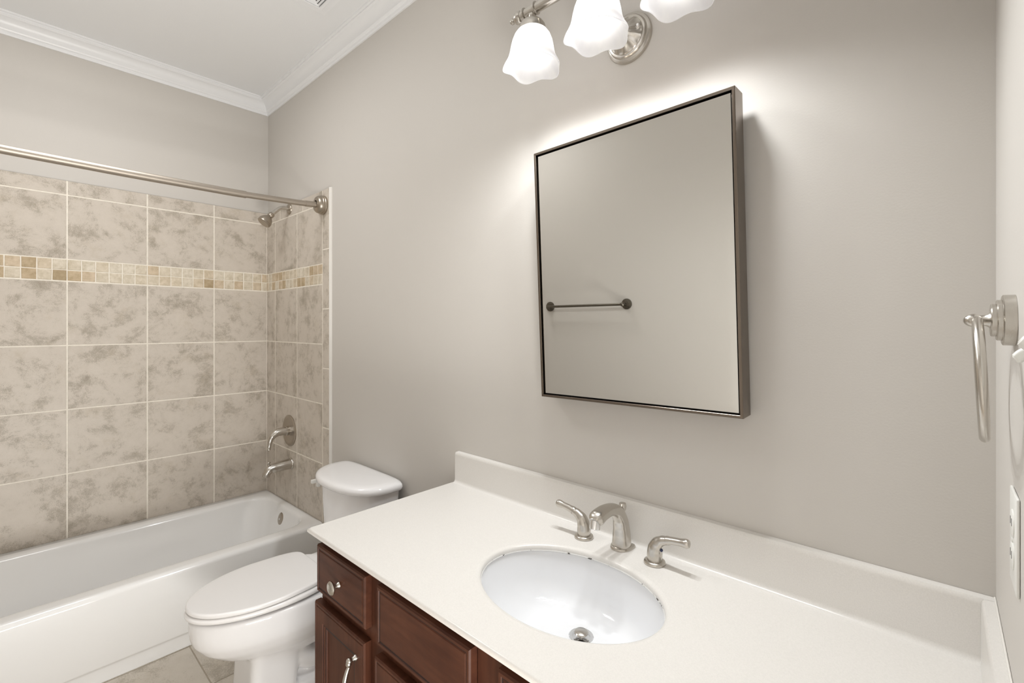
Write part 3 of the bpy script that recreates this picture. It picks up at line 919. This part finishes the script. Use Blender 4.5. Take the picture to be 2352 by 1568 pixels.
lathe(bm, [(0.0115, 0), (0.0122, 0.002), (0.0122, 0.020), (0.0112, 0.0212), (0.0090, 0.0212), (0.0085, 0.017), (0.0, 0.017)], (fx, fy - 0.1285, CT + 0.1065), ax, 32, cap1=False)
aer = obj('aerator', bm, M['chrome'], spt, smooth=35)
aer['label'] = 'shiny chrome aerator'
bm = bmesh.new()
lathe(bm, [(0.0030, 0.05), (0.0030, 0.074), (0.0052, 0.076), (0.0056, 0.079), (0.0042, 0.083), (0.0052, 0.089), (0.0088, 0.097), (0.0098, 0.104), (0.0084, 0.111), (0.0, 0.1140)], (fx, fy - 0.002, CT), (0, 0, 1), 24, cap1=False)
obj('lift_rod', bm, M['nickel'], fau, smooth=50)
for s in (-1, 1):
    hx, hy = fx + s*0.100 - 0.002, -0.075
    hb = bmesh.new()
    lathe(hb, [(0.0245, 0), (0.0255, 0.003), (0.0240, 0.0065), (0.0200, 0.0085), (0.0170, 0.0085), (0.0165, 0.011)], (hx, hy, CT), (0, 0, 1), 36)
    # body bulb curling outward
    tube(hb, [(hx, hy, CT + 0.009), (hx, hy, CT + 0.020), (hx + s*0.001, hy, CT + 0.034), (hx + s*0.007, hy, CT + 0.048), (hx + s*0.019, hy - 0.001, CT + 0.0585), (hx + s*0.032, hy - 0.002, CT + 0.0635)],
         [0.0172, 0.0180, 0.0172, 0.0150, 0.0118, 0.0098], 24, 8, up=(0, 1, 0))
    h = obj('handle', hb, M['nickel'], fau, smooth=50)
    bm = bmesh.new()
    tube(bm, [(hx + s*0.031, hy - 0.002, CT + 0.0632), (hx + s*0.033, hy - 0.002, CT + 0.0640), (hx + s*0.044, hy - 0.003, CT + 0.0670), (hx + s*0.062, hy - 0.004, CT + 0.0700), (hx + s*0.078, hy - 0.005, CT + 0.0720), (hx + s*0.084, hy - 0.005, CT + 0.0726), (hx + s*0.0855, hy - 0.005, CT + 0.0728)],
         [0.0104, 0.0104, 0.0088, 0.0086, 0.0104, 0.0086, 0.004], 20, 6, up=(0, 1, 0))
    obj('lever', bm, M['nickel'], h, smooth=50)
    if s > 0:
        bm = bmesh.new()
        sphere(bm, (hx + 0.0185, hy - 0.0040, CT + 0.0375), 0.0038, n=16)
        q = obj('marker_dot', bm, M['blue_dot'], h, smooth=60)
        q['label'] = 'small dark blue dot'
tag(fau, 'brushed nickel widespread faucet with two lever handles behind the sink', 'faucet')

# ------------------------------------------------------------------ mirror (leans forward at the top)
MW, MH, MD = 0.5515, 0.7055, 0.054
mir = empty('mirror', (0, 0, 0))
Mm = Matrix.Translation((2.2405 + MW/2, -0.058, 1.1485)) @ Matrix.Rotation(R(0.80), 4, 'Y').inverted() @ Matrix.Rotation(R(2.0), 4, 'X')
# local: x across, y depth (front face at 0, wall side +MD), z up from the lower edge
def mloft(bm, rs, dark=(), **k):
    loft(bm, [[Mm @ Vector(p) for p in r] for r in rs], **k)
def mrect(i, y): 
    return [(-MW/2+i, y, i), (MW/2-i, y, i), (MW/2-i, y, MH-i), (-MW/2+i, y, MH-i)]
bm = bmesh.new()
mloft(bm, [mrect(0.0015, MD), mrect(0, MD - 0.002), mrect(0, 0.0012), mrect(0.0012, 0), mrect(0.0060, 0), mrect(0.0068, 0.0010), mrect(0.0068, 0.016), mrect(0.0068, MD)], cap0=False, cap1=False)
fr = obj('frame', bm, M['frame'], mir, smooth=30)
bm = bmesh.new()
mloft(bm, [mrect(0.0070, 0.020), mrect(0.0070, MD - 0.004)], cap0=True, cap1=True)
obj('backing', bm, M['black'], mir)
bm = bmesh.new()
mloft(bm, [mrect(0.0105, 0.0195), mrect(0.0105, 0.0065), mrect(0.0235, 0.0062), mrect(0.024, 0.0062)], cap0=True, cap1=True)
gl = obj('glass', bm, M['mirror'], mir)
gl['label'] = 'bevelled mirror glass'
bm = bmesh.new()
b2 = bmesh.new(); box(b2, -0.16, 0.16, MD - 0.004, MD + 0.002, 0.05, 0.10); merge(bm, b2, None, Mm)
obj('hanging_cleat', bm, M['dark'], mir)
tag(mir, 'rectangular mirror in thin bronze metal frame tilted forward on the wall', 'mirror')
mir.location = (0, 0, 0)

# ------------------------------------------------------------------ vanity light
LX, LY, LZ = 2.50, -0.170, 2.191
lamp = empty('vanity_light', (LX, 0, 2.110))
bm = bmesh.new()
lathe(bm, [(0.0640, 0), (0.0645, 0.004), (0.0630, 0.009), (0.0575, 0.012), (0.0560, 0.0125), (0.0550, 0.016), (0.0525, 0.0190), (0.0480, 0.0205), (0.0470, 0.0200)], (LX - 0.006, 0, 2.110), (0, -1, 0), 80, cap1=False)
def flute(a, h): return 1 - 0.035 * (0.5 + 0.5*math.cos(12*a)) if h > 0.021 else 1.0
lathe(bm, [(0.0470, 0.0200), (0.0462, 0.0215), (0.0440, 0.0235), (0.036, 0.030), (0.026, 0.0375), (0.017, 0.043), (0.0, 0.045)], (LX - 0.006, 0, 2.110), (0, -1, 0), 96, cap0=False, cap1=False, mod=lambda a, h: 1 - (0.09 if h > 0.022 else 0) * (0.5 + 0.5*math.cos(10*a)))
bp_ = obj('back_plate', bm, M['nickel'], lamp, smooth=30)
bm = bmesh.new()
lathe(bm, [(0.0035, 0), (0.0045, 0.002), (0.0045, 0.006), (0.003, 0.008)], (LX + 0.033, -0.025, 2.117), (0, -1, 0), 16)
obj('screw', bm, M['chrome'], bp_, smooth=40)
bm = bmesh.new()
tube(bm, [(LX, -0.040, 2.110), (LX, -0.075, 2.108), (LX, -0.115, 2.120), (LX, -0.150, 2.148), (LX, -0.168, 2.178), (LX, LY, LZ)], 0.0095, 20, 8)
obj('arm', bm, M['nickel'], lamp, smooth=50)
bm = bmesh.new()
lathe(bm, [(0.0125, -0.238), (0.0125, 0.238)], (LX, LY, LZ), (1, 0, 0), 32)
for s in (-1, 0, 1):
    for d in (-0.026, 0.012):
        x = s*0.2 + d
        lathe(bm, [(0.0130, x - 0.004), (0.0165, x - 0.002), (0.0165, x + 0.002), (0.0130, x + 0.004)], (LX, LY, LZ), (1, 0, 0), 32)
obj('bar', bm, M['nickel'], lamp, smooth=40)
for s in (-1, 1):
    bm = bmesh.new()
    lathe(bm, [(0.0125, 0), (0.0155, 0.003), (0.0165, 0.010), (0.0150, 0.018), (0.0105, 0.024), (0.0060, 0.027), (0.0055, 0.030), (0.0075, 0.033), (0.0072, 0.037), (0.004, 0.041), (0.0, 0.042)], (LX + s*0.237, LY, LZ), (s, 0, 0), 32, cap1=False)
    obj('finial', bm, M['nickel'], lamp, smooth=50)
SHZ = 2.141          # top of the glass
SH = [(0.0265, 0.000), (0.0320, 0.003), (0.0410, 0.010), (0.0480, 0.020), (0.0535, 0.034), (0.0570, 0.049), (0.0595, 0.063), (0.0630, 0.076), (0.0685, 0.087), (0.0735, 0.095), (0.0755, 0.100)]
for s in (-1, 0, 1):
    x = LX + s*0.2
    bm = bmesh.new()
    lathe(bm, [(0.0105, 0.012), (0.0105, 0.018), (0.0085, 0.024), (0.0085, 0.028)], (x, LY, LZ), (0, 0, -1), 24)
    lathe(bm, [(0.012, 0.025), (0.0200, 0.028), (0.0290, 0.034), (0.0345, 0.042), (0.0355, 0.048), (0.0355, 0.057), (0.0340, 0.058), (0.0330, 0.057), (0.0330, 0.048), (0.0, 0.046)], (x, LY, LZ), (0, 0, -1), 40, cap1=False)
    hd = obj('lamp_holder', bm, M['nickel'], lamp, smooth=35)
    bm = bmesh.new()
    ph = 0.6 * s + 0.35
    def shp(r, h, a, inner):
        t = max(0.0, (h - 0.025) / 0.075)
        lobe = math.cos(5*a + ph)
        k = 1 + 0.030 * t * lobe + 0.022 * t**4 * lobe
        z = h - (0.008 * t**3 * (0.5 + 0.5*math.cos(5*a + ph))) * -1
        rr_ = r * k - (0.0028 if inner else 0)
        return Vector((x + rr_*math.cos(a), LY + rr_*math.sin(a), SHZ - z))
    fine = []
    for (r0, h0), (r1, h1) in zip(SH, SH[1:]):
        for q in range(2): fine.append((r0 + (r1-r0)*q/2, h0 + (h1-h0)*q/2))
    fine.append(SH[-1])
    n = 96
    loft(bm, [[shp(r, h, 2*PI*i/n, False) for i in range(n)] for r, h in fine] + [[shp(r, h, 2*PI*i/n, True) for i in range(n)] for r, h in fine[::-1]], False, False)
    so = obj('lamp_shade', bm, M['shade'], lamp, smooth=60)
    bm = bmesh.new()
    lathe(bm, [(0.0, -0.010), (0.013, -0.008), (0.013, 0.004), (0.017, 0.012), (0.0245, 0.024), (0.0290, 0.037), (0.0300, 0.048), (0.0285, 0.059), (0.0235, 0.069), (0.0140, 0.0765), (0.0, 0.0790)], (x, LY, SHZ - 0.004), (0, 0, -1), 32, cap0=False, cap1=False)
    obj('bulb', bm, M['bulb'], lamp, smooth=80)
for s in (-1, 0, 1):
    d = bpy.data.lights.new('bulb_light', 'SPOT')
    d.energy = SPOT; d.spot_size = R(176); d.spot_blend = 1.0; d.shadow_soft_size = 0.03
    d.color = (0.96, 0.985, 1.0)
    o = bpy.data.objects.new('bulb_light', d)
    o.location = (LX + 0.2*s, LY, 2.034); o.rotation_euler = (R(-20), R(4), 0)
    C.objects.link(o); o.parent = lamp; o.matrix_parent_inverse = lamp.matrix_world.inverted()
tag(lamp, 'three-light nickel vanity fixture with frosted tulip glass shades above mirror', 'wall light')

# ------------------------------------------------------------------ towel ring on the right wall
ry, rz = -0.280, 1.358
ring = empty('towel_ring', (XW, ry, rz))
bm = bmesh.new()
lathe(bm, [(0.0315, 0.0), (0.0315, 0.0105), (0.0300, 0.0115), (0.0255, 0.0115), (0.0255, 0.0155), (0.0243, 0.0165), (0.0205, 0.0165), (0.0205, 0.0205), (0.0195, 0.0215), (0.0100, 0.0215), (0.0075, 0.025), (0.0060, 0.030), (0.0065, 0.033), (0.0, 0.033)], (XW - 0.0002, ry, rz), (-1, 0, 0), 48, cap1=False)
obj('wall_mount', bm, M['nickel'], ring, smooth=35)
bm = bmesh.new()
sphere(bm, (XW - 0.0365, ry, rz), 0.0088, 1.15, 1.0, 0.95, 24)
obj('ball_end', bm, M['nickel'], ring, smooth=60)
bm = bmesh.new()
RR = 0.0745
tilt = R(2.6)
P = []
for i in range(72):
    a = 2*PI*i/72
    u, v = RR*math.sin(a), RR*(math.cos(a) - 1)
    P.append(Vector((XW - 0.0335 - v*math.sin(tilt) + u*0.029, ry + u, rz + v*math.cos(tilt))))
rings = []
for i, p in enumerate(P):
    d = (P[(i+1) % 72] - P[i-1]).normalized()
    xa = Vector((math.cos(tilt), 0, math.sin(tilt))); ya = d.cross(xa)
    rings.append([p + xa*(0.0054*math.cos(2*PI*j/14)) + ya*(0.0054*math.sin(2*PI*j/14)) for j in range(14)])
rings.append(rings[0])
loft(bm, rings, False, False)
bmesh.ops.remove_doubles(bm, verts=bm.verts, dist=1e-6)
obj('ring', bm, M['nickel'], ring, smooth=60)
tag(ring, 'brushed nickel towel ring hanging from a stepped mount on the right wall', 'towel ring')

# outlet and light switches on the right wall
out = empty('wall_outlet', (XW, -0.286, 1.093))
bm = bmesh.new()
b2 = bmesh.new(); box(b2, XW - 0.0034, XW - 0.0002, -0.332, -0.262, 1.035, 1.150, 0.0016); merge(bm, b2, 0)
obj('cover_plate', bm, M['plastic'], out, smooth=40)
for z in (1.112, 1.073):
    bm = bmesh.new()
    lathe(bm, [(0.0165, 0), (0.0165, 0.0010), (0.0155, 0.0016), (0.0, 0.0016)], (XW - 0.0033, -0.297, z), (-1, 0, 0), 32, cap1=False)
    ot = obj('socket', bm, M['plastic'], out, smooth=40)
    for dy in (-0.0062, 0.0062):
        bm = bmesh.new()
        box(bm, XW - 0.0052, XW - 0.0047, -0.297 + dy - 0.001, -0.297 + dy + 0.001, z - 0.002, z + 0.007)
        obj('slot', bm, M['black'], ot)
bm = bmesh.new()
lathe(bm, [(0.0035, 0), (0.0030, 0.0012), (0.0, 0.0016)], (XW - 0.0033, -0.297, 1.0925), (-1, 0, 0), 16, cap1=False)
obj('screw', bm, M['plastic'], out, smooth=40)
tag(out, 'white electrical outlet on the right wall below the towel ring', 'outlet')
swi = empty('light_switch', (XW, -0.470, 1.325))
bm = bmesh.new(); box(bm, XW - 0.0045, XW - 0.0002, -0.528, -0.412, 1.268, 1.382, 0.002)
obj('cover_plate', bm, M['plastic'], swi, smooth=40)
for yy, up_ in ((-0.445, -1), (-0.491, 1)):
    bm = bmesh.new()
    z0 = 1.325 if up_ < 0 else 1.331
    tube(bm, [(XW - 0.003, yy, z0 + 0.0005), (XW - 0.008, yy, z0 + up_*0.0025), (XW - 0.0120, yy, z0 + up_*0.0065), (XW - 0.0135, yy, z0 + up_*0.0075)], [0.0062, 0.0058, 0.0050, 0.0034], 16, 4, up=(0, 1, 0), sq=3.0)
    obj('toggle', bm, M['plastic'], swi, smooth=50)
tag(swi, 'white double toggle light switch at the right edge beside the towel ring', 'light switch')

# towel bar on the opposite wall, seen in the mirror
tb = empty('towel_bar', (1.41, YF, 1.379))
bx0, bx1, bz = 1.117, 1.700, 1.379
bm = bmesh.new()
lathe(bm, [(0.0082, 0), (0.0082, bx1 - bx0)], (bx0, YF + 0.060, bz), (1, 0, 0), 24)
obj('bar', bm, M['bar_metal'], tb, smooth=40)
for x in (bx0, bx1):
    bm = bmesh.new()
    lathe(bm, [(0.0325, 0), (0.0325, 0.009), (0.0260, 0.011), (0.0260, 0.016), (0.0200, 0.018), (0.0200, 0.022), (0.0095, 0.024), (0.0075, 0.032), (0.0090, 0.048), (0.0, 0.050)], (x, YF, bz), (0, 1, 0), 40, cap1=False)
    sphere(bm, (x, YF + 0.060, bz), 0.0135, n=20)
    obj('post', bm, M['bar_metal'], tb, smooth=40)
tag(tb, 'nickel towel bar on the opposite wall, seen reflected in the mirror', 'towel bar')

# ------------------------------------------------------------------ ceiling vent
vx0, vy0, VS = 1.067, -0.148, 0.37
vent = empty('ceiling_vent', (vx0 + VS/2, vy0 - VS/2, H))
bm = bmesh.new()
def vr(i, z): return [(vx0+i, vy0-i, z), (vx0+VS-i, vy0-i, z), (vx0+VS-i, vy0-VS+i, z), (vx0+i, vy0-VS+i, z)]
loft(bm, [vr(0, H - 0.0005), vr(0.001, H - 0.003), vr(0.033, H - 0.004), vr(0.034, H - 0.013), vr(0.036, H - 0.0145), vr(0.045, H - 0.0145), vr(0.047, H - 0.012), vr(0.047, H - 0.0005)], False, False)
obj('frame', bm, M['white_paint'], vent)
bm = bmesh.new()
loft(bm, [vr(0.0475, H - 0.0008), vr(0.0475, H - 0.0022)])
obj('duct', bm, M['dark'], vent)
for k in range(10):
    i = 0.0530 + k*0.0125
    bm = bmesh.new()
    loft(bm, [vr(i, H - 0.0135), vr(i + 0.0062, H - 0.0085), vr(i + 0.0067, H - 0.0095), vr(i + 0.0010, H - 0.0150)], False, False)
    loft(bm, [vr(i, H - 0.0135), vr(i + 0.0010, H - 0.0150)], False, False)
    obj('louvre', bm, M['white_paint'], vent)
tag(vent, 'square white ceiling air vent with concentric louvres near the crown moulding', 'vent')
